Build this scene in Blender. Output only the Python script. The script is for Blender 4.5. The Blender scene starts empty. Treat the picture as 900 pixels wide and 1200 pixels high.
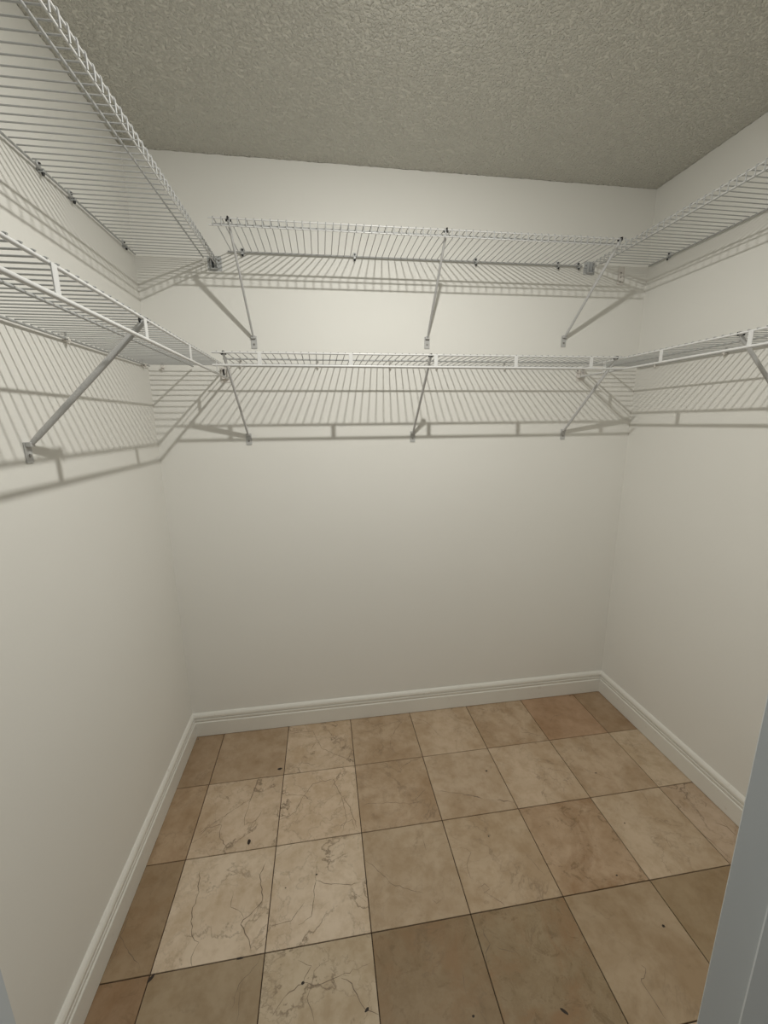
import bpy, math, random
from mathutils import Vector, Matrix
random.seed(7)
S = bpy.context.scene
col = S.collection
# ------------------------------------------------------------------ camera
cam = bpy.data.cameras.new('camera'); camo = bpy.data.objects.new('camera', cam); col.objects.link(camo)
def rodr(r):
    a = math.sqrt(sum(c*c for c in r)); return Matrix.Rotation(a, 3, Vector(r)/a)
M = rodr((.214305449, -.147181636, -.0262245789)) @ Matrix(((1,0,0),(0,0,-1),(0,1,0)))
CAM = Vector((.525672851, -1.8245826, 1.46822465))
right, down, fwd = Vector(M[0]), Vector(M[1]), Vector(M[2])
mw = Matrix(((right.x, -down.x, -fwd.x, CAM.x), (right.y, -down.y, -fwd.y, CAM.y), (right.z, -down.z, -fwd.z, CAM.z), (0,0,0,1)))
camo.matrix_world = mw
cam.sensor_fit = 'HORIZONTAL'; cam.sensor_width = 36; cam.lens = 479.617667/900*36
cam.clip_start = .01
S.camera = camo
# ------------------------------------------------------------------ light
S.view_settings.view_transform = 'Standard'; S.view_settings.look = 'None'
S.view_settings.gamma = 1; S.view_settings.use_curve_mapping = False
S.view_settings.exposure = 0.07
w = bpy.data.worlds.new('world'); S.world = w; w.use_nodes = True
w.node_tree.nodes['Background'].inputs[0].default_value = (.62, .78, 1, 1)
w.node_tree.nodes['Background'].inputs[1].default_value = .07
BULB = (.80, -1.10, 2.362); BULB_R = .017; BULB_POWER = 13.9
BULB_COL = (1, .985, .925)
la = bpy.data.lights.new('lamp_light', 'AREA'); la.shape = 'DISK'; la.size = 2*BULB_R; la.energy = BULB_POWER; la.color = BULB_COL
lo = bpy.data.objects.new('lamp_light', la); col.objects.link(lo); lo.location = (BULB[0], BULB[1], BULB[2]-.004)
lo.rotation_euler = (math.radians(14), 0, 0)       # light tilted towards the back wall to brighten it
lp = bpy.data.lights.new('ceiling_fill', 'POINT'); lp.shadow_soft_size = BULB_R; lp.energy = 1.3; lp.color = BULB_COL   # weak light added beside the disc to lift the ceiling
lg = bpy.data.objects.new('ceiling_fill', lp); col.objects.link(lg); lg.location = (BULB[0], BULB[1], BULB[2]-.012)
# ------------------------------------------------------------------ room measures
XL, XR, YB, YF, H = -.140, 1.996, -.0045, -1.50, 2.438
BO = .014; BH = .1215; T = .3048
# ------------------------------------------------------------------ materials
def mat(name, c, rough=.5, metal=0, spec=.5):
    m = bpy.data.materials.new(name); m.use_nodes = True
    b = m.node_tree.nodes['Principled BSDF']
    b.inputs['Base Color'].default_value = (*c, 1); b.inputs['Roughness'].default_value = rough
    b.inputs['Metallic'].default_value = metal; b.inputs['Specular IOR Level'].default_value = spec
    return m
def N(m, t, **k):
    n = m.node_tree.nodes.new(t)
    for a, v in k.items(): setattr(n, a, v)
    return n
def L(m, a, b): m.node_tree.links.new(a, b)
def noise(m, vec, scale, detail=2, rough=.5, dist=0):
    n = N(m, 'ShaderNodeTexNoise'); L(m, vec, n.inputs['Vector'])
    n.inputs['Scale'].default_value = scale; n.inputs['Detail'].default_value = detail
    n.inputs['Roughness'].default_value = rough; n.inputs['Distortion'].default_value = dist
    return n
def ramp(m, fac, stops):
    r = N(m, 'ShaderNodeValToRGB'); L(m, fac, r.inputs[0]); e = r.color_ramp.elements
    while len(e) < len(stops): e.new(.5)
    for i, (p, v) in enumerate(stops):
        e[i].position = p; e[i].color = (*v, 1) if isinstance(v, tuple) else (v, v, v, 1)
    return r
def mix(m, fac, a, b, mode='MIX'):
    n = N(m, 'ShaderNodeMix', data_type='RGBA', blend_type=mode)
    for s, v in ((0, fac), (6, a), (7, b)):
        if hasattr(v, 'links') or hasattr(v, 'is_linked'): L(m, v, n.inputs[s])
        elif isinstance(v, tuple): n.inputs[s].default_value = (*v, 1)
        else: n.inputs[s].default_value = v
    return n.outputs[2]
def math_(m, op, a, b=0.0, clamp=False):
    n = N(m, 'ShaderNodeMath', operation=op, use_clamp=clamp)
    for i, v in enumerate((a, b)):
        if isinstance(v, (int, float)): n.inputs[i].default_value = v
        else: L(m, v, n.inputs[i])
    return n.outputs[0]
def bump(m, h, strength, dist):
    b = N(m, 'ShaderNodeBump'); L(m, h, b.inputs['Height'])
    b.inputs['Strength'].default_value = strength; b.inputs['Distance'].default_value = dist
    L(m, b.outputs[0], m.node_tree.nodes['Principled BSDF'].inputs['Normal'])
def wall_material():
    m = mat('painted plaster', (.80, .785, .72), .62, 0, .35)
    tc = N(m, 'ShaderNodeNewGeometry').outputs['Position']
    a = noise(m, tc, 2.2, 3); L(m, mix(m, a.outputs[0], (.80, .79, .745), (.83, .82, .78)), m.node_tree.nodes['Principled BSDF'].inputs['Base Color'])
    f = noise(m, tc, 140, 3, .6); g = noise(m, tc, 5, 2)
    h = math_(m, 'ADD', math_(m, 'MULTIPLY', f.outputs[0], .25), math_(m, 'MULTIPLY', g.outputs[0], 2.0))
    bump(m, h, .35, .0022)
    return m
def ceiling_material():
    m = mat('stippled ceiling', (.5, .49, .45), .9, 0, .2)
    tc = N(m, 'ShaderNodeNewGeometry').outputs['Position']
    a = noise(m, tc, 1.6, 3)
    L(m, mix(m, a.outputs[0], (.72, .705, .635), (.79, .775, .705)), m.node_tree.nodes['Principled BSDF'].inputs['Base Color'])
    f = noise(m, tc, 125, 3, .5, .15); r = ramp(m, f.outputs[0], [(.42, 0.0), (.68, 1.0)])
    g = noise(m, tc, 240, 2)
    h = math_(m, 'ADD', r.outputs[0], math_(m, 'MULTIPLY', g.outputs[0], .35))
    bump(m, h, 1.0, .0056)
    return m
def tile_material():
    m = mat('honed marble', (.5, .4, .3), .42, 0, .4)
    B = m.node_tree.nodes['Principled BSDF']
    def at(n): return N(m, 'ShaderNodeAttribute', attribute_type='OBJECT', attribute_name=n)
    tint, seed, vein, stain = at('tint'), at('seed'), at('vein'), at('stain')
    tc = N(m, 'ShaderNodeTexCoord').outputs['Object']
    cb = N(m, 'ShaderNodeCombineXYZ')
    L(m, math_(m, 'MULTIPLY', seed.outputs['Fac'], 3.7), cb.inputs[0]); L(m, math_(m, 'MULTIPLY', seed.outputs['Fac'], 1.9), cb.inputs[1]); L(m, seed.outputs['Fac'], cb.inputs[2])
    va = N(m, 'ShaderNodeVectorMath', operation='ADD'); L(m, tc, va.inputs[0]); L(m, cb.outputs[0], va.inputs[1]); v = va.outputs[0]
    # soft clouds
    c1 = noise(m, v, 6, 5, .6, .4); c2 = noise(m, v, 22, 4, .65)
    cl = ramp(m, c1.outputs[0], [(.34, (.86, .82, .76)), (.52, (1, 1, 1)), (.68, (1.08, 1.09, 1.11))])
    base = mix(m, 1.0, tint.outputs['Color'], cl.outputs[0], 'MULTIPLY')
    c2r = ramp(m, c2.outputs[0], [(.36, (.87, .83, .77)), (.56, (1.03, 1.03, 1.03))])
    base = mix(m, .8, base, c2r.outputs[0], 'MULTIPLY')
    # rusty stains
    s = noise(m, v, 4.2, 6, .68, .8); sr = ramp(m, s.outputs[0], [(.47, 0.0), (.62, 1.0)])
    base = mix(m, math_(m, 'MULTIPLY', sr.outputs[0], stain.outputs['Fac']), base, (.27, .155, .075))
    # dark speckle islands
    d = noise(m, v, 17, 8, .75, 1.2); dr = ramp(m, d.outputs[0], [(.54, 0.0), (.63, 1.0)])
    base = mix(m, math_(m, 'MULTIPLY', dr.outputs[0], math_(m, 'MULTIPLY', stain.outputs['Fac'], .75)), base, (.15, .095, .045))
    # thin wandering veins: zero crossings of a distorted noise
    def veins(sc, wd, det, dist):
        n = noise(m, v, sc, det, .62, dist)
        a = math_(m, 'ABSOLUTE', math_(m, 'SUBTRACT', n.outputs[0], .5))
        r = ramp(m, a, [(0, 1.0), (wd, 0.0)]); return r.outputs[0]
    mask = noise(m, v, 7, 3); mk = ramp(m, mask.outputs[0], [(.45, 0.0), (.60, .95)])
    v1 = math_(m, 'MULTIPLY', veins(4.5, .014, 8, .3), mk.outputs[0])
    v2 = math_(m, 'MULTIPLY', veins(6, .010, 8, .35), .36)
    vv = math_(m, 'MULTIPLY', math_(m, 'MAXIMUM', v1, v2), vein.outputs['Fac'], True)
    base = mix(m, vv, base, (.17, .12, .075))
    # pale flecks
    p = noise(m, v, 60, 6, .7, 1); pr = ramp(m, p.outputs[0], [(.70, 0.0), (.78, .4)])
    base = mix(m, pr.outputs[0], base, (.66, .58, .47))
    L(m, base, B.inputs['Base Color'])
    rr = ramp(m, c1.outputs[0], [(.3, .5), (.7, .36)]); L(m, rr.outputs[0], B.inputs['Roughness'])
    fb = noise(m, v, 60, 4); bump(m, fb.outputs[0], .15, .0006)
    return m
M_wall = wall_material(); M_ceil = ceiling_material(); M_tile = tile_material()
M_grout = mat('grout', (.06, .038, .022), .9)
M_vein = mat('dark mineral vein', (.18, .13, .088), .6)
M_pit = mat('black pit fill', (.03, .02, .015), .7)
def base_mat():
    m = mat('baseboard gloss paint', (.80, .785, .73), .35)
    tc = N(m, 'ShaderNodeNewGeometry').outputs['Position']
    n = noise(m, tc, 26, 6, .7); r = ramp(m, n.outputs[0], [(.62, 0.0), (.74, .55)])
    L(m, mix(m, r.outputs[0], (.80, .785, .73), (.55, .49, .42)), m.node_tree.nodes['Principled BSDF'].inputs['Base Color'])
    bump(m, noise(m, tc, 60, 3).outputs[0], .15, .001)
    return m
M_base = base_mat()
M_wire_shaded = mat('white vinyl coated wire', (.43, .435, .43), .36)  # same white coating as the rails, darkened for the wires' shaded undersides
M_rail_lit = mat('white vinyl coated rail', (.66, .66, .65), .33)  # lighter copy of the coating for rails and plates facing the light
M_brk = mat('grey white coated steel', (.52, .52, .515), .38)
M_foot = mat('grey coated plate', (.50, .50, .49), .4)
M_plate = mat('off white plastic', (.74, .71, .67), .5)
M_clear = mat('grey translucent plastic', (.50, .51, .51), .35)
M_dark = mat('dark steel and hook shade', (.035, .035, .035), .4, .6)
M_screw = mat('zinc screw', (.33, .32, .30), .35, .9)
M_jamb = mat('door frame paint', (.60, .64, .66), .4)
M_lampbase = mat('porcelain', (.8, .8, .78), .3)
M_bulb = bpy.data.materials.new('lit frosted bulb'); M_bulb.use_nodes = True
_nt = M_bulb.node_tree; _nt.nodes.clear()
_e = _nt.nodes.new('ShaderNodeEmission'); _o = _nt.nodes.new('ShaderNodeOutputMaterial'); _nt.links.new(_e.outputs[0], _o.inputs[0])
_e.inputs[0].default_value = (*BULB_COL, 1); _e.inputs[1].default_value = 60
# ------------------------------------------------------------------ helpers
class MB:
    def __init__(s): s.v = []; s.f = []; s.sm = []
    def add(s, vs, fs, smooth=False):
        o = len(s.v); s.v += [tuple(v) for v in vs]
        for f in fs: s.f.append(tuple(i+o for i in f)); s.sm.append(smooth)
        return s
    def box(s, a, b, ch=0):
        (x0, y0, z0), (x1, y1, z1) = a, b
        if not ch:
            vs = [(x, y, z) for z in (z0, z1) for y in (y0, y1) for x in (x0, x1)]
            return s.add(vs, [(0,2,3,1), (4,5,7,6), (0,1,5,4), (2,6,7,3), (0,4,6,2), (1,3,7,5)])
        vs = []; c = ch
        for z in (z0, z1):
            for y in (y0, y1):
                for x in (x0, x1):
                    ix = c if x == x0 else -c; iy = c if y == y0 else -c; iz = c if z == z0 else -c
                    vs += [(x, y+iy, z+iz), (x+ix, y, z+iz), (x+ix, y+iy, z)]
        f = []
        def I(ix, iy, iz, k): return (iz*4+iy*2+ix)*3+k
        f += [(I(0,0,0,0), I(0,0,1,0), I(0,1,1,0), I(0,1,0,0)), (I(1,0,0,0), I(1,1,0,0), I(1,1,1,0), I(1,0,1,0))]
        f += [(I(0,0,0,1), I(1,0,0,1), I(1,0,1,1), I(0,0,1,1)), (I(0,1,0,1), I(0,1,1,1), I(1,1,1,1), I(1,1,0,1))]
        f += [(I(0,0,0,2), I(0,1,0,2), I(1,1,0,2), I(1,0,0,2)), (I(0,0,1,2), I(1,0,1,2), I(1,1,1,2), I(0,1,1,2))]
        for p in (0, 1):
            for q in (0, 1):
                f += [(I(p,q,0,0), I(p,q,1,0), I(p,q,1,1), I(p,q,0,1)), (I(p,0,q,0), I(p,1,q,0), I(p,1,q,2), I(p,0,q,2)), (I(0,p,q,1), I(1,p,q,1), I(1,p,q,2), I(0,p,q,2))]
        for z in (0, 1):
            for y in (0, 1):
                for x in (0, 1): f.append((I(x,y,z,0), I(x,y,z,1), I(x,y,z,2)))
        return s.add(vs, f)
    def tube(s, pts, r, n=8, flat=1.0, up=(0,0,1)):
        P = [Vector(p) for p in pts]; vs = []; rs = r if isinstance(r, (list, tuple)) else [r]*len(P)
        for i, p in enumerate(P):
            d = (P[min(i+1, len(P)-1)] - P[max(i-1, 0)]).normalized()
            u = Vector(up)
            if abs(d.dot(u)) > .95: u = Vector((0, 1, 0)) if abs(d.y) < .9 else Vector((1, 0, 0))
            a = d.cross(u).normalized(); b = a.cross(d).normalized()
            for k in range(n):
                t = 2*math.pi*(k+.5)/n; vs.append(p + a*(rs[i]*math.cos(t)) + b*(rs[i]*flat*math.sin(t)))
        fs = [(i*n+k, i*n+(k+1) % n, (i+1)*n+(k+1) % n, (i+1)*n+k) for i in range(len(P)-1) for k in range(n)]
        s.add(vs, fs, True)
        o = len(P)*n
        s.add(vs[:n], [tuple(range(n-1, -1, -1))]); s.add(vs[-n:], [tuple(range(n))])
        return s
    def lathe(s, prof, c, n=20):
        vs = []
        for r, z in prof:
            for k in range(n):
                t = 2*math.pi*k/n; vs.append((c[0]+r*math.cos(t), c[1]+r*math.sin(t), c[2]+z))
        fs = [(i*n+k, i*n+(k+1) % n, (i+1)*n+(k+1) % n, (i+1)*n+k) for i in range(len(prof)-1) for k in range(n)]
        return s.add(vs, fs, True)
    def mesh(s, name, material):
        me = bpy.data.meshes.new(name); me.from_pydata(s.v, [], s.f); me.materials.append(material)
        me.polygons.foreach_set('use_smooth', s.sm); me.update()
        import bmesh
        bm = bmesh.new(); bm.from_mesh(me); bmesh.ops.recalc_face_normals(bm, faces=bm.faces); bm.to_mesh(me); bm.free()
        return me
    def build(s, name, material, parent=None, loc=(0,0,0)):
        return place(name, s.mesh(name, material), parent, loc)
def place(name, me, parent=None, loc=(0,0,0)):
    o = bpy.data.objects.new(name, me); col.objects.link(o); o.location = loc
    if parent: o.parent = parent
    return o
def empty(name, loc, label, cat, group=None, rot=None):
    o = bpy.data.objects.new(name, None); col.objects.link(o); o.location = loc; o.empty_display_size = .05
    o['label'] = label; o['category'] = cat
    if group: o['group'] = group
    if rot: o.rotation_euler = rot
    return o
def struct(o): o['kind'] = 'structure'; return o
# ------------------------------------------------------------------ shell
TH = .11
struct(MB().box((XL-TH, YB, 0), (XR+TH, YB+TH, H)).build('wall_back', M_wall))
struct(MB().box((XL-TH, YF-TH, 0), (XL, YB, H)).build('wall_left', M_wall))
struct(MB().box((XR, YF-TH, 0), (XR+TH, YB, H)).build('wall_right', M_wall))
DX0, DX1, DZ = .197, 1.010, 2.07       # rough opening
f = MB(); f.box((XL, YF-TH, 0), (DX0, YF, H)); f.box((DX1, YF-TH, 0), (XR, YF, H)); f.box((DX0, YF-TH, DZ), (DX1, YF, H))
struct(f.build('wall_front', M_wall))
# ceiling: a slab with a lightly uneven sprayed edge along the walls
struct(MB().box((XL-TH, YF-TH, H), (XR+TH, YB+TH, H+.1)).build('ceiling', M_ceil))
bead = MB()
def ragged(p0, p1, inward):
    p0 = Vector(p0); p1 = Vector(p1); n = int((p1-p0).length/.012); vs = []
    for i in range(n+1):
        p = p0.lerp(p1, i/n); a = random.uniform(.001, .0035); b = random.uniform(.002, .006)
        vs += [p + Vector((0,0,.001)), p + Vector((0,0,-a)), p + Vector(inward)*b + Vector((0,0,.001))]
    fs = []
    for i in range(n):
        a = 3*i; fs += [(a, a+1, a+4, a+3), (a+1, a+2, a+5, a+4)]
    bead.add(vs, fs, True)
ragged((XL, YB, H), (XR, YB, H), (0,-1,0)); ragged((XR, YB, H), (XR, YF, H), (-1,0,0)); ragged((XL, YF, H), (XL, YB, H), (1,0,0))
struct(bead.build('trim_1', M_ceil))
# floor slab and tiles
floor = struct(MB().box((XL-TH, -2.5, -.06), (XR+TH, YB+TH, -.0035)).build('floor', M_grout))
xl, xr, yb = XL+.002, XR-.002, YB-.002
LT, TN, BR, RD = (.545, .455, .345), (.440, .350, .248), (.345, .262, .175), (.385, .268, .175)
MD = (.485, .395, .290); VL = (.600, .520, .410)
def sc(c, k): return tuple(x*k for x in c)
# (column,row): tint, vein, stain
TI = {
 (-1,0):(BR,.35,.25), (0,0):((.400,.315,.220),.25,.12), (1,0):(LT,.9,.1), (2,0):(TN,.7,.2), (3,0):(MD,.4,.05), (4,0):(TN,.3,.4), (5,0):(RD,.15,.2), (6,0):((.36,.27,.18),.3,.15),
 (-1,1):((.40,.305,.205),.4,.4), (0,1):(LT,.9,.15), (1,1):(sc(LT,1.04),1,.0), (2,1):(TN,.6,.25), (3,1):((.455,.37,.27),.3,.08), (4,1):(MD,.6,.1), (5,1):(TN,.35,.2), (6,1):((.51,.425,.315),.5,.0),
 (-1,2):((.31,.235,.150),.2,.3), (0,2):(VL,.55,.0), (1,2):(VL,.85,.0), (2,2):((.43,.35,.25),.45,.05), (3,2):((.455,.37,.265),.55,.08), (4,2):((.415,.315,.215),.35,.75), (5,2):((.475,.39,.285),.45,.05), (6,2):((.475,.385,.29),1,.1),
 (-1,3):((.30,.21,.13),.3,.4), (0,3):((.34,.275,.185),.25,.05), (1,3):((.50,.43,.32),.9,.0), (2,3):((.275,.212,.132),.4,.5), (3,3):((.285,.225,.142),.5,.7), (4,3):((.375,.30,.205),.3,.08), (5,3):((.31,.24,.15),.3,.1), (6,3):(TN,.3,.1),
}
G = .0014
tiles = {}; tmesh = {}
def clip(a, b): 
    r = (max(a[0], b[0]), max(a[1], b[1]), min(a[2], b[2]), min(a[3], b[3]))
    return r if r[2]-r[0] > .01 and r[3]-r[1] > .01 else None
for j in range(0, 8):
    for i in range(-1, 7):
        for reg in ((xl, YF, xr, yb), (DX0+.021, -2.44, DX1-.021, YF)):
            r = clip((i*T, -(j+1)*T, (i+1)*T, -j*T), reg)
            if not r: continue
            a = (r[0]+G, r[1]+G, r[2]-G, r[3]-G); key = (round(a[2]-a[0], 4), round(a[3]-a[1], 4))
            if key not in tmesh:
                hx, hy = key[0]/2, key[1]/2
                tmesh[key] = MB().box((-hx, -hy, -.010), (hx, hy, 0), .0007).mesh('tile', M_tile)
            cx, cy = (a[0]+a[2])/2, (a[1]+a[3])/2
            o = place('tile', tmesh[key], floor, (cx, cy, 0))
            o.rotation_euler = (random.uniform(-.0006, .0006), random.uniform(-.0006, .0006), 0)
            tn, ve, st = TI.get((i, j), (random.choice([LT, TN, MD, BR]), .5, .2))
            o['tint'] = [float(c*k) for c, k in zip(tn, (1.06, 1.0, .96))]; o['vein'] = float(ve); o['stain'] = float(st); o['seed'] = float(((i+2)*17.3+j*5.71) % 23)
            if (i, j) not in tiles: tiles[(i, j)] = (o, cx, cy)
# hand-laid cracks and pits, in world x,y (each one child of its tile)
def crack(t, lines, pits=()):
    o, cx, cy = tiles[t]; m = MB(); rng = random.Random(str(t))
    for pts, wd in lines:
        P = []
        for a, b in zip(pts, pts[1:]):
            n = max(2, int(math.dist(a, b)/.012))
            for k in range(n):
                q = k/n; P.append((a[0]+(b[0]-a[0])*q+rng.uniform(-.003, .003), a[1]+(b[1]-a[1])*q+rng.uniform(-.003, .003)))
        P.append(pts[-1]); vs = []
        for k, p in enumerate(P):
            p0, p1 = P[max(k-1, 0)], P[min(k+1, len(P)-1)]; d = Vector((p1[0]-p0[0], p1[1]-p0[1])).normalized()
            ww = .62*wd*rng.uniform(.3, 1.1)*min(1, .25+k*.4, .25+(len(P)-1-k)*.4)/2
            vs += [(p[0]-cx-d.y*ww, p[1]-cy+d.x*ww, .0003), (p[0]-cx+d.y*ww, p[1]-cy-d.x*ww, .0003)]
        m.add(vs, [(2*k, 2*k+1, 2*k+3, 2*k+2) for k in range(len(P)-1)])
    if m.v: m.build('vein', M_vein, o)
    if pits:
        m = MB()
        for x, y, a, b, ang in pits:
            n = 9; vs = []
            for k in range(n):
                th = 2*math.pi*k/n; u, v = a*math.cos(th)*rng.uniform(.7, 1.1), b*math.sin(th)*rng.uniform(.7, 1.1)
                vs.append((x-cx+u*math.cos(ang)-v*math.sin(ang), y-cy+u*math.sin(ang)+v*math.cos(ang), .00035))
            m.add(vs, [tuple(range(n))])
        m.build('pit', M_pit, o)
crack((0, 2), [([(0.059,-0.653),(0.074,-0.736),(0.067,-0.780),(0.088,-0.838),(0.111,-0.862),(0.101,-0.891),(0.109,-0.914)], 0.0040), ([(0.279,-0.656),(0.260,-0.696),(0.281,-0.778),(0.264,-0.798),(0.231,-0.822),(0.224,-0.835),(0.252,-0.872),(0.266,-0.905)], 0.0045), ([(0.182,-0.734),(0.187,-0.781),(0.220,-0.800),(0.231,-0.822)], 0.0030)], [])
crack((1, 2), [([(0.448,-0.746),(0.495,-0.765),(0.548,-0.776),(0.597,-0.771)], 0.0035), ([(0.394,-0.861),(0.433,-0.846),(0.441,-0.774),(0.451,-0.683)], 0.0030), ([(0.315,-0.853),(0.373,-0.846),(0.411,-0.803)], 0.0030), ([(0.573,-0.805),(0.602,-0.833)], 0.0030)], [(0.448,-0.728,0.004,0.003,0.0), (0.349,-0.753,0.003,0.002,0.0)])
crack((1, 3), [([(0.520,-1.005),(0.542,-1.016),(0.561,-1.055),(0.576,-1.073),(0.608,-1.087)], 0.0050), ([(0.338,-1.048),(0.368,-1.015),(0.414,-0.996),(0.435,-0.965),(0.398,-0.945)], 0.0030), ([(0.414,-0.996),(0.454,-1.006),(0.599,-0.983)], 0.0025), ([(0.486,-0.928),(0.481,-0.957),(0.445,-0.973),(0.428,-1.025),(0.446,-1.077)], 0.0025)], [(0.414,-0.996,0.005,0.004,0.0), (0.579,-1.073,0.008,0.004,0.6)])
crack((0, 3), [([(0.296,-0.920),(0.277,-0.947),(0.246,-0.970),(0.235,-1.020)], 0.0025), ([(0.253,-1.047),(0.251,-0.997),(0.251,-0.971)], 0.0020)], [(0.236,-0.916,0.012,0.003,0.0)])
crack((-1, 3), [], [(0.005,-0.924,0.012,0.005,0.9)])
crack((-1, 2), [([(-0.120,-0.760),(-0.121,-0.810),(-0.087,-0.846),(-0.054,-0.874),(-0.031,-0.899)], 0.0030), ([(-0.114,-0.827),(-0.123,-0.892)], 0.0020)], [])
crack((0, 1), [([(0.022,-0.530),(0.045,-0.501),(0.095,-0.497),(0.094,-0.541),(0.134,-0.589)], 0.0035), ([(0.202,-0.312),(0.182,-0.403),(0.176,-0.464),(0.179,-0.511),(0.219,-0.500),(0.234,-0.461)], 0.0035), ([(0.019,-0.518),(0.106,-0.453),(0.182,-0.403),(0.201,-0.304),(0.284,-0.311)], 0.0030)], [(0.206,-0.580,0.007,0.011,0.0)])
crack((0, 0), [], [(0.285,-0.271,0.011,0.006,0.0)])
crack((1, 1), [([(0.306,-0.514),(0.366,-0.488),(0.385,-0.436),(0.429,-0.369),(0.512,-0.361),(0.533,-0.420),(0.574,-0.503),(0.595,-0.588)], 0.0035), ([(0.543,-0.448),(0.560,-0.549),(0.536,-0.600)], 0.0030), ([(0.316,-0.405),(0.396,-0.418),(0.431,-0.456)], 0.0025), ([(0.588,-0.598),(0.581,-0.552),(0.538,-0.568),(0.526,-0.588)], 0.0030)], [])
crack((1, 0), [([(0.308,-0.067),(0.423,-0.067),(0.464,-0.182),(0.553,-0.246),(0.590,-0.268)], 0.0028), ([(0.354,-0.277),(0.383,-0.251),(0.427,-0.273),(0.439,-0.268)], 0.0030), ([(0.413,-0.190),(0.438,-0.143)], 0.0030)], [(0.592,-0.270,0.005,0.003,0.0)])
crack((2, 0), [([(0.776,-0.232),(0.794,-0.164),(0.859,-0.078),(0.823,-0.032)], 0.0030), ([(0.627,-0.119),(0.697,-0.111),(0.863,-0.059)], 0.0025), ([(0.789,-0.234),(0.786,-0.275)], 0.0030)], [])
crack((2, 1), [([(0.807,-0.347),(0.857,-0.319),(0.905,-0.311)], 0.0060), ([(0.619,-0.498),(0.720,-0.502),(0.819,-0.524),(0.879,-0.514)], 0.0028), ([(0.819,-0.524),(0.892,-0.464)], 0.0025)], [])
crack((3, 1), [([(0.923,-0.482),(1.011,-0.507),(1.083,-0.537),(1.101,-0.547)], 0.0030), ([(1.043,-0.517),(1.098,-0.546)], 0.0060), ([(1.151,-0.560),(1.218,-0.584)], 0.0060), ([(1.098,-0.546),(1.150,-0.563)], 0.0030)], [(1.166,-0.423,0.006,0.004,0.0)])
crack((4, 0), [([(1.417,-0.232),(1.464,-0.254),(1.510,-0.276)], 0.0040), ([(1.268,-0.040),(1.320,-0.066)], 0.0040)], [])
crack((5, 1), [([(1.776,-0.427),(1.792,-0.443)], 0.0050), ([(1.583,-0.475),(1.619,-0.510),(1.665,-0.546)], 0.0025)], [(1.621,-0.507,0.005,0.003,0.0)])
crack((2, 2), [([(0.614,-0.708),(0.653,-0.747),(0.688,-0.796),(0.723,-0.810),(0.787,-0.837)], 0.0030), ([(0.825,-0.662),(0.828,-0.713)], 0.0025), ([(0.808,-0.858),(0.820,-0.870),(0.846,-0.858)], 0.0025)], [])
crack((3, 2), [([(0.960,-0.720),(0.978,-0.742),(0.951,-0.776),(0.949,-0.820)], 0.0030), ([(0.963,-0.848),(0.990,-0.840),(0.998,-0.858),(0.975,-0.866)], 0.0040), ([(0.984,-0.868),(1.027,-0.910)], 0.0030), ([(1.163,-0.762),(1.179,-0.812),(1.198,-0.851)], 0.0020)], [(1.063,-0.695,0.003,0.003,0.0)])
crack((3, 3), [([(0.936,-0.952),(0.937,-0.973),(0.946,-0.991),(0.921,-1.010),(0.918,-1.029)], 0.0045), ([(0.954,-1.002),(1.005,-1.023)], 0.0030)], [(1.075,-1.153,0.011,0.004,-0.7)])
crack((2, 3), [([(0.848,-1.030),(0.844,-1.053),(0.840,-1.087)], 0.0030)], [(0.843,-1.126,0.004,0.003,0.0)])
crack((4, 2), [], [(1.428,-0.885,0.004,0.003,0.0)])
crack((5, 2), [([(1.737,-0.611),(1.741,-0.645),(1.714,-0.682)], 0.0025), ([(1.692,-0.796),(1.675,-0.836)], 0.0025), ([(1.752,-0.779),(1.771,-0.789)], 0.0030)], [(1.582,-0.727,0.003,0.003,0.0)])
crack((4, 3), [([(1.333,-1.101),(1.343,-1.110),(1.325,-1.127),(1.309,-1.132),(1.314,-1.156),(1.314,-1.187),(1.324,-1.214)], 0.0035)], [(1.468,-1.032,0.005,0.004,0.0)])
crack((6, 2), [([(1.948,-0.683),(1.953,-0.705),(1.935,-0.717)], 0.0040), ([(1.917,-0.778),(1.939,-0.800),(1.943,-0.832)], 0.0050), ([(1.824,-0.790),(1.834,-0.819),(1.847,-0.895)], 0.0030), ([(1.943,-0.763),(1.943,-0.809)], 0.0030)], [])
crack((6, 1), [([(1.893,-0.333),(1.881,-0.411)], 0.0025)], [])
crack((-1, 0), [], [(-.118,-.032,.004,.003,0)])
crack((3, 0), [([(.93,-.05),(.99,-.10),(1.02,-.19)], .0025), ([(1.10,-.06),(1.16,-.13)], .0022)], [(1.050,-.024,.003,.002,0), (1.138,-.024,.004,.002,0)])
crack((5, 0), [([(1.56,-.22),(1.63,-.16),(1.70,-.15)], .0022)], [(1.808,-.025,.004,.003,0)])
# ------------------------------------------------------------------ baseboards
prof = [(.0, .0016), (.0135, .0016), (.014, .003), (.014, .0735), (.0128, .0755), (.0098, .0762), (.0098, .0830), (.0125, .0845), (.0125, .0910), (.0118, .0922), (.0080, .0926), (.0080, .0968), (.0120, .0980), (.0122, .1070), (.0095, .1140), (.0050, .1195), (.0018, BH), (0, BH)]
def baseboard(name, p0, p1, inward, m0, m1):
    p0 = Vector(p0); p1 = Vector(p1); d = (p1-p0).normalized(); vs = []
    for (u, z) in prof: vs.append(p0 + Vector(inward)*(u+.0002) + d*(u*m0) + Vector((0,0,z)))
    for (u, z) in prof: vs.append(p1 + Vector(inward)*(u+.0002) - d*(u*m1) + Vector((0,0,z)))
    n = len(prof); fs = [(k, (k+1) % n, n+(k+1) % n, n+k) for k in range(n)] + [tuple(range(n)), tuple(range(2*n-1, n-1, -1))]
    return struct(MB().add(vs, fs).build(name, M_base))
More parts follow.
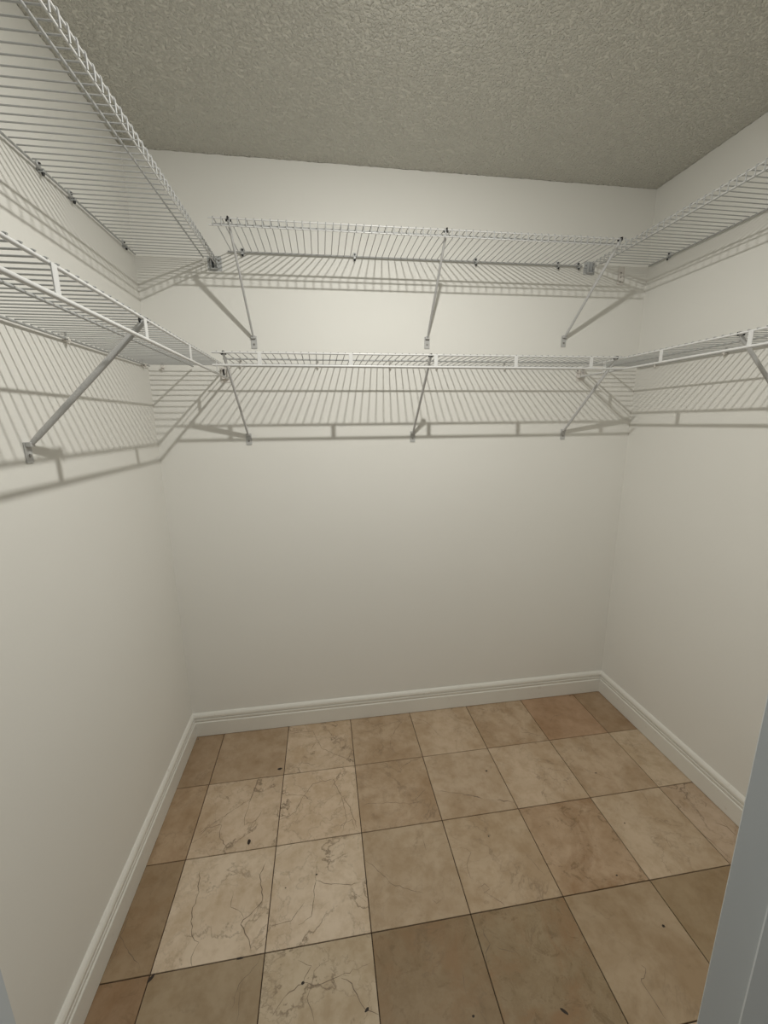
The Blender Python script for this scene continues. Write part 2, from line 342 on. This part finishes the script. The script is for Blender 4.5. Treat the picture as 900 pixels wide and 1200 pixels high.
baseboard('baseboard_back', (XL, YB, .0003), (XR, YB, .0003), (0,-1,0), 1, 1)
baseboard('baseboard_left', (XL, YF, .0003), (XL, YB, .0003), (1,0,0), 0, 1)
baseboard('baseboard_right', (XR, YF, .0003), (XR, YB, .0003), (-1,0,0), 0, 1)
# ------------------------------------------------------------------ door frame
door = bpy.data.objects.new('door_1', None); col.objects.link(door); door.location = (.6, YF-TH/2, 0); struct(door)
def dpart(name, a, b, ch=.002):
    c = door.location; m = MB().box([a[k]-c[k] for k in range(3)], [b[k]-c[k] for k in range(3)], ch); return m.build(name, M_jamb, door)
dpart('jamb', (.9905, YF-TH-.002, .0005), (1.0095, YF+.002, 2.05), .003)
dpart('jamb', (.1975, YF-TH-.002, .0005), (.217, YF+.002, 2.05), .003)
dpart('head_jamb', (.1975, YF-TH-.002, 2.05), (1.0095, YF+.002, 2.0695), .003)
dpart('door_stop', (.9785, YF-.085, .0005), (.9905, YF-.047, 2.05), .004)
dpart('door_stop', (.217, YF-.085, .0005), (.229, YF-.047, 2.05), .004)
dpart('door_stop', (.229, YF-.085, 2.038), (.9785, YF-.047, 2.05), .004)
# ------------------------------------------------------------------ ceiling lamp (just above the frame, hangs from the ceiling)
lamp = empty('ceiling_lamp', (BULB[0], BULB[1], H), 'small downward ceiling light in a shallow white porcelain holder', 'lamp')
MB().lathe([(.001, -.0005), (.055, -.0005), (.057, -.010), (.045, -.022), (.024, -.030), (.022, -.049), (.001, -.049)], (0,0,0)).build('lamp_holder', M_lampbase, lamp)
bz = BULB[2]-H
MB().lathe([(.001, .052), (.021, .052), (.019, .020), (.0175, .0045), (.001, .0045)], (0,0,bz), 20).build('neck', M_lampbase, lamp)
MB().lathe([(.0005, .004), (BULB_R, .004), (BULB_R, -.0003), (BULB_R*.97, -.0008), (.0005, -.0008)], (0,0,bz), 20).build('light_disc', M_bulb, lamp)
# ------------------------------------------------------------------ wire shelves
# local frame: x runs along the wall, y=0 at the wall and -y towards the room, z=0 at deck rod level
R_DECK, R_ROD = .0016, .0030
def shelf(name, loc, rotz, L0, L1, depth, kind, label, phase, midy, plates=(), tilt=(0, 0), drop=None, ext=(0, 0)):
    s = empty(name, loc, label, 'shelf'); s.rotation_euler = (tilt[0], tilt[1], rotz)
    yr, yf = -.010, -depth
    def rod(nm, y, z, r, a=L0, b=L1): MB().tube([(a, y, z), (b, y, z)], r, 8).build(nm, M_rail_lit if 'rail' in nm else M_wire_shaded, s)
    rod('rear_rod', yr, 0, R_ROD); rod('middle_rod', midy, 0, R_ROD if kind == 'rod' else .0026)
    top = R_ROD + R_DECK*.8
    if kind == 'lip':
        dz = drop or .0205
        rod('front_rail', yf+.003, .0, .0020, L0-ext[0], L1+ext[1]); rod('lip_rail', yf+.0035, -dz, .0020, L0-ext[0], L1+ext[1])
        me = MB().tube([(0, yr-.001, top), (0, yf+.004, top), (0, yf+.0005, top-.0015), (0, yf-.0005, top-.005), (0, yf-.0005, -dz-.002)], R_DECK, 6, up=(1,0,0)).mesh('deck_wire', M_wire_shaded)
    else:
        dz = drop or .041
        rod('front_rail', yf, .0, .0034, L0-ext[0], L1+ext[1]); rod('hang_rail', yf-.002, -dz, .0042, L0-ext[0], L1+ext[1])
        me = MB().tube([(0, yr-.001, top), (0, yf-.001, top), (0, yf-.0040, top-.0012)], R_DECK, 6, up=(1,0,0)).mesh('deck_wire', M_wire_shaded)
        for x in plates:
            MB().box((-.0068, -.0012, -dz-.001), (.0068, .0012, .001), .0005).build('spacer_plate', M_rail_lit, s, (x, yf-.0035, 0))
    n0 = math.ceil((L0-phase)/.0254+.01); k = n0
    while phase+.0254*k < L1-.001:
        place('deck_wire', me, s, (phase+.0254*k, 0, 0)); k += 1
    return s
HP = math.pi/2
# back wall: world x = local x ; left wall: rot +90 -> local -y points to +x, local x points to +y ; right wall: rot -90
UBZ, LBZ, ULZ, LLZ, URZ, LRZ = 2.112, 1.704, 2.086, 1.693, 2.131, 1.7045
shelf('wire_shelf', (0, YB, UBZ), 0, .200, 1.672, .291, 'lip', 'white wire shelf with a ladder-like front lip, upper one on the back wall', .212, -.245, tilt=(.015, -.0052), ext=(.003, .006))
shelf('wire_shelf', (0, YB, LBZ), 0, .176, 1.690, .297, 'rod', 'white wire shelf with hanging rail, lower one on the back wall', .188, -.150, plates=(.327, .638, .946, 1.254, 1.560), ext=(.004, .004))
shelf('wire_shelf', (XL, 0, ULZ), HP, -1.46, -.022, .295, 'lip', 'white wire shelf high on the left wall, nearest the ceiling', -1.014, -.250)
shelf('wire_shelf', (XL, 0, LLZ), HP, -1.46, -.022, .295, 'rod', 'white wire shelf with hanging rail, lower one on the left wall', -1.207, -.172, plates=(-1.43, -1.119, -.806, -.493, -.18), drop=.043)
shelf('wire_shelf', (XR, 0, URZ), -HP, .022, 1.46, .286, 'lip', 'white wire shelf high on the right wall, under the ceiling corner', .030, -.240)
shelf('wire_shelf', (XR, 0, LRZ), -HP, .022, 1.46, .286, 'rod', 'white wire shelf with hanging rail, lower one on the right wall', .035, -.165, plates=(.18, .475, .782, 1.09, 1.40))
# ------------------------------------------------------------------ diagonal brackets: local y=0 wall, foot at origin, top at (dx, -d, h)
def bracket(loc, rotz, dx, d, h, label, group):
    b = empty('support_bracket', loc, label, 'bracket', group); b.rotation_euler = (0, 0, rotz)
    A = Vector((0, -.010, -.004)); B = Vector((dx, -d, h)); dr = (B-A)
    pts = [A, A+dr*.03, A+dr*.08, A+dr*.5, A+dr*.93, A+dr*.985, B]
    MB().tube(pts, [.0052, .0060, .0070, .0071, .0071, .0062, .0050], 10, flat=.62, up=(1,0,0)).build('strut', M_brk, b)
    MB().box((-.0115, -.0030, -.047), (.0115, -.0003, .001), .0008).box((-.0085, -.014, -.010), (.0085, -.0025, .001), .001).build('foot_plate', M_foot, b)
    s = MB().tube([(0, -.0028, -.030), (0, -.0058, -.030)], [.0042, .0034], 10, up=(0,0,1)); s.build('screw', M_screw, b)
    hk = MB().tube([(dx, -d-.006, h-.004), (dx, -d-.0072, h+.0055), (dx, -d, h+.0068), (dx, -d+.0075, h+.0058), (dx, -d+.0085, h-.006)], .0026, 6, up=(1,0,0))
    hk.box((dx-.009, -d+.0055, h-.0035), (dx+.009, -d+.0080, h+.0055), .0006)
    hk.build('rail_hook', M_dark, b)  # hook coloured dark to stand in for the shade on its underside
    return b
ub = 'diagonal brackets under the upper back shelf'; lb = 'diagonal brackets under the lower back shelf'
def ztop(x): return UBZ - .0044 + .0052*x
for fx, fz, tx, lab in ((.271, 1.812, .258, 'grey-white diagonal strut under the upper back shelf, at its left end'),
                        (.988, 1.822, .980, 'grey-white diagonal strut under the upper back shelf, at mid-length'),
                        (1.618, 1.838, 1.642, 'grey-white diagonal strut under the upper back shelf, at its right end')):
    bracket((fx, YB, fz), 0, tx-fx, .287, ztop(tx)-.002-fz, lab, ub)
for fx, tx, lab in ((.221, .208, 'slim diagonal strut under the lower back shelf, at its left end'),
                    (.927, .930, 'slim diagonal strut under the lower back shelf, at mid-length'),
                    (1.651, 1.672, 'slim diagonal strut under the lower back shelf, at its right end')):
    bracket((fx, YB, 1.428), 0, tx-fx, .291, LBZ-.002-1.428, lab, lb)
bracket((XL, -.772, 1.432), HP, -.016, .289, LLZ-.002-1.432, 'thick-looking diagonal strut under the lower left wall shelf, nearest the camera', 'diagonal brackets on the side walls')
bracket((XR, -.745, 1.432), -HP, -.003, .280, LRZ-.002-1.432, 'diagonal strut under the lower right wall shelf, cut by the photo edge', 'diagonal brackets on the side walls')
# ------------------------------------------------------------------ wall clips
def clip_(loc, rotz, label, group, dark=True):
    c = empty('wall_clip', loc, label, 'clip', group); c.rotation_euler = (0, 0, rotz)
    MB().box((-.0065, -.0055, -.004), (.0065, -.0003, .019), .001).box((-.0050, -.0150, -.0062), (.0050, -.0003, -.0035), .0008).box((-.0050, -.0158, -.0060), (.0050, -.0135, .0015), .0006).build('clip_body', M_clear if dark else M_plate, c)
    MB().tube([(0, -.0052, .0125), (0, -.0085, .0125)], [.0042, .0034], 8).build('screw', M_dark if dark else M_screw, c)
    MB().tube([(0, -.011, -.0060), (0, -.011, -.0125)], [.0040, .0030], 8).build('clip_tab', M_dark if dark else M_plate, c)
names5 = ['first from the left', 'second from the left', 'third from the left', 'second from the right', 'rightmost']
for x, nm in zip((.253, .686, 1.192, 1.562, 1.657), names5):
    clip_((x, YB, UBZ + .0052*x - .003), 0, 'small dark clip holding the upper back shelf to the wall, %s' % nm, 'wall clips of the upper back shelf')
for x, nm in zip((.214, .522, .827, 1.030, 1.340), names5):
    clip_((x, YB, LBZ), 0, 'small white clip holding the lower back shelf to the wall, %s' % nm, 'wall clips of the lower back shelf', False)
for y, nm in ((-.545, 'nearer the camera'), (-.412, 'middle of three'), (-.096, 'nearest the back corner')):
    clip_((XL, y, ULZ), HP, 'small dark clip on the upper left wall shelf, %s' % nm, 'wall clips of the upper left shelf')
for y, nm in ((-.556, 'the one nearer the camera'), (-.070, 'the one beside the back corner')):
    clip_((XL, y, LLZ), HP, 'small white clip on the lower left wall shelf, %s' % nm, 'wall clips of the lower left shelf', False)
clip_((-.085, YB, LLZ-.002), 0, 'small white clip on the back wall beside the left corner, under the lower left shelf', 'wall clips of the lower left shelf', False)
clip_((XR, -.125, URZ), -HP, 'small dark clip on the upper right wall shelf near the back corner', 'wall clips of the right shelves')
for y, nm in ((-.13, 'nearer the back corner'), (-.45, 'farther from the back corner')):
    clip_((XR, y, LRZ), -HP, 'small white clip on the lower right wall shelf, %s' % nm, 'wall clips of the right shelves', False)
# ------------------------------------------------------------------ end brackets on the back wall that carry the side shelves' front rails
def end_bracket(loc, m, hgt, label, wd=.021):
    e = empty('end_bracket', loc, label, 'bracket', 'end brackets of the side shelves')
    MB().box((-wd, -.0025, -hgt), (wd, -.0003, .012), .0008).build('back_plate', m, e)
    b = MB().box((-.0125, -.017, -.034), (-.0100, -.0025, .008), .0006).box((.0100, -.017, -.034), (.0125, -.0025, .008), .0006).box((-.0125, -.017, -.0365), (.0125, -.0025, -.034), .0006)
    b.build('rail_cradle', m, e)
    MB().box((-.0085, -.0045, -.030), (-.0030, -.0024, .002)).build('slot', M_dark, e)
    for s in (-1, 1): MB().tube([(s*.0165, -.0024, -.004), (s*.0165, -.0052, -.004)], [.0036, .0028], 8).build('screw', M_screw, e)
end_bracket((.146, YB, ULZ), M_clear, .040, 'grey plastic end bracket on back wall, upper left shelf rests in it', .026)
end_bracket((.150, YB, LLZ-.010), M_plate, .050, 'off-white end bracket with black slot on back wall, lower left shelf rests in it')
end_bracket((1.712, YB, URZ), M_clear, .040, 'grey plastic end bracket on back wall, upper right shelf rests in it', .026)
end_bracket((1.714, YB, LRZ-.010), M_plate, .050, 'off-white end bracket with black slot on back wall, lower right shelf rests in it')
e = empty('hole_plate', (1.866, YB, 2.092), 'small upright white plate with holes on the back wall under the upper right shelf', 'bracket')
MB().box((-.0135, -.0035, -.036), (.0135, -.0003, .038), .001).build('plate', M_plate, e)
MB().box((-.0135, -.007, -.036), (-.0110, -.003, .038), .0005).box((.0110, -.007, -.036), (.0135, -.003, .038), .0005).build('plate_rim', M_plate, e)
for z in (-.024, -.006, .012): MB().tube([(0, -.0034, z), (0, -.0048, z)], .0032, 8).build('screw', M_screw, e)
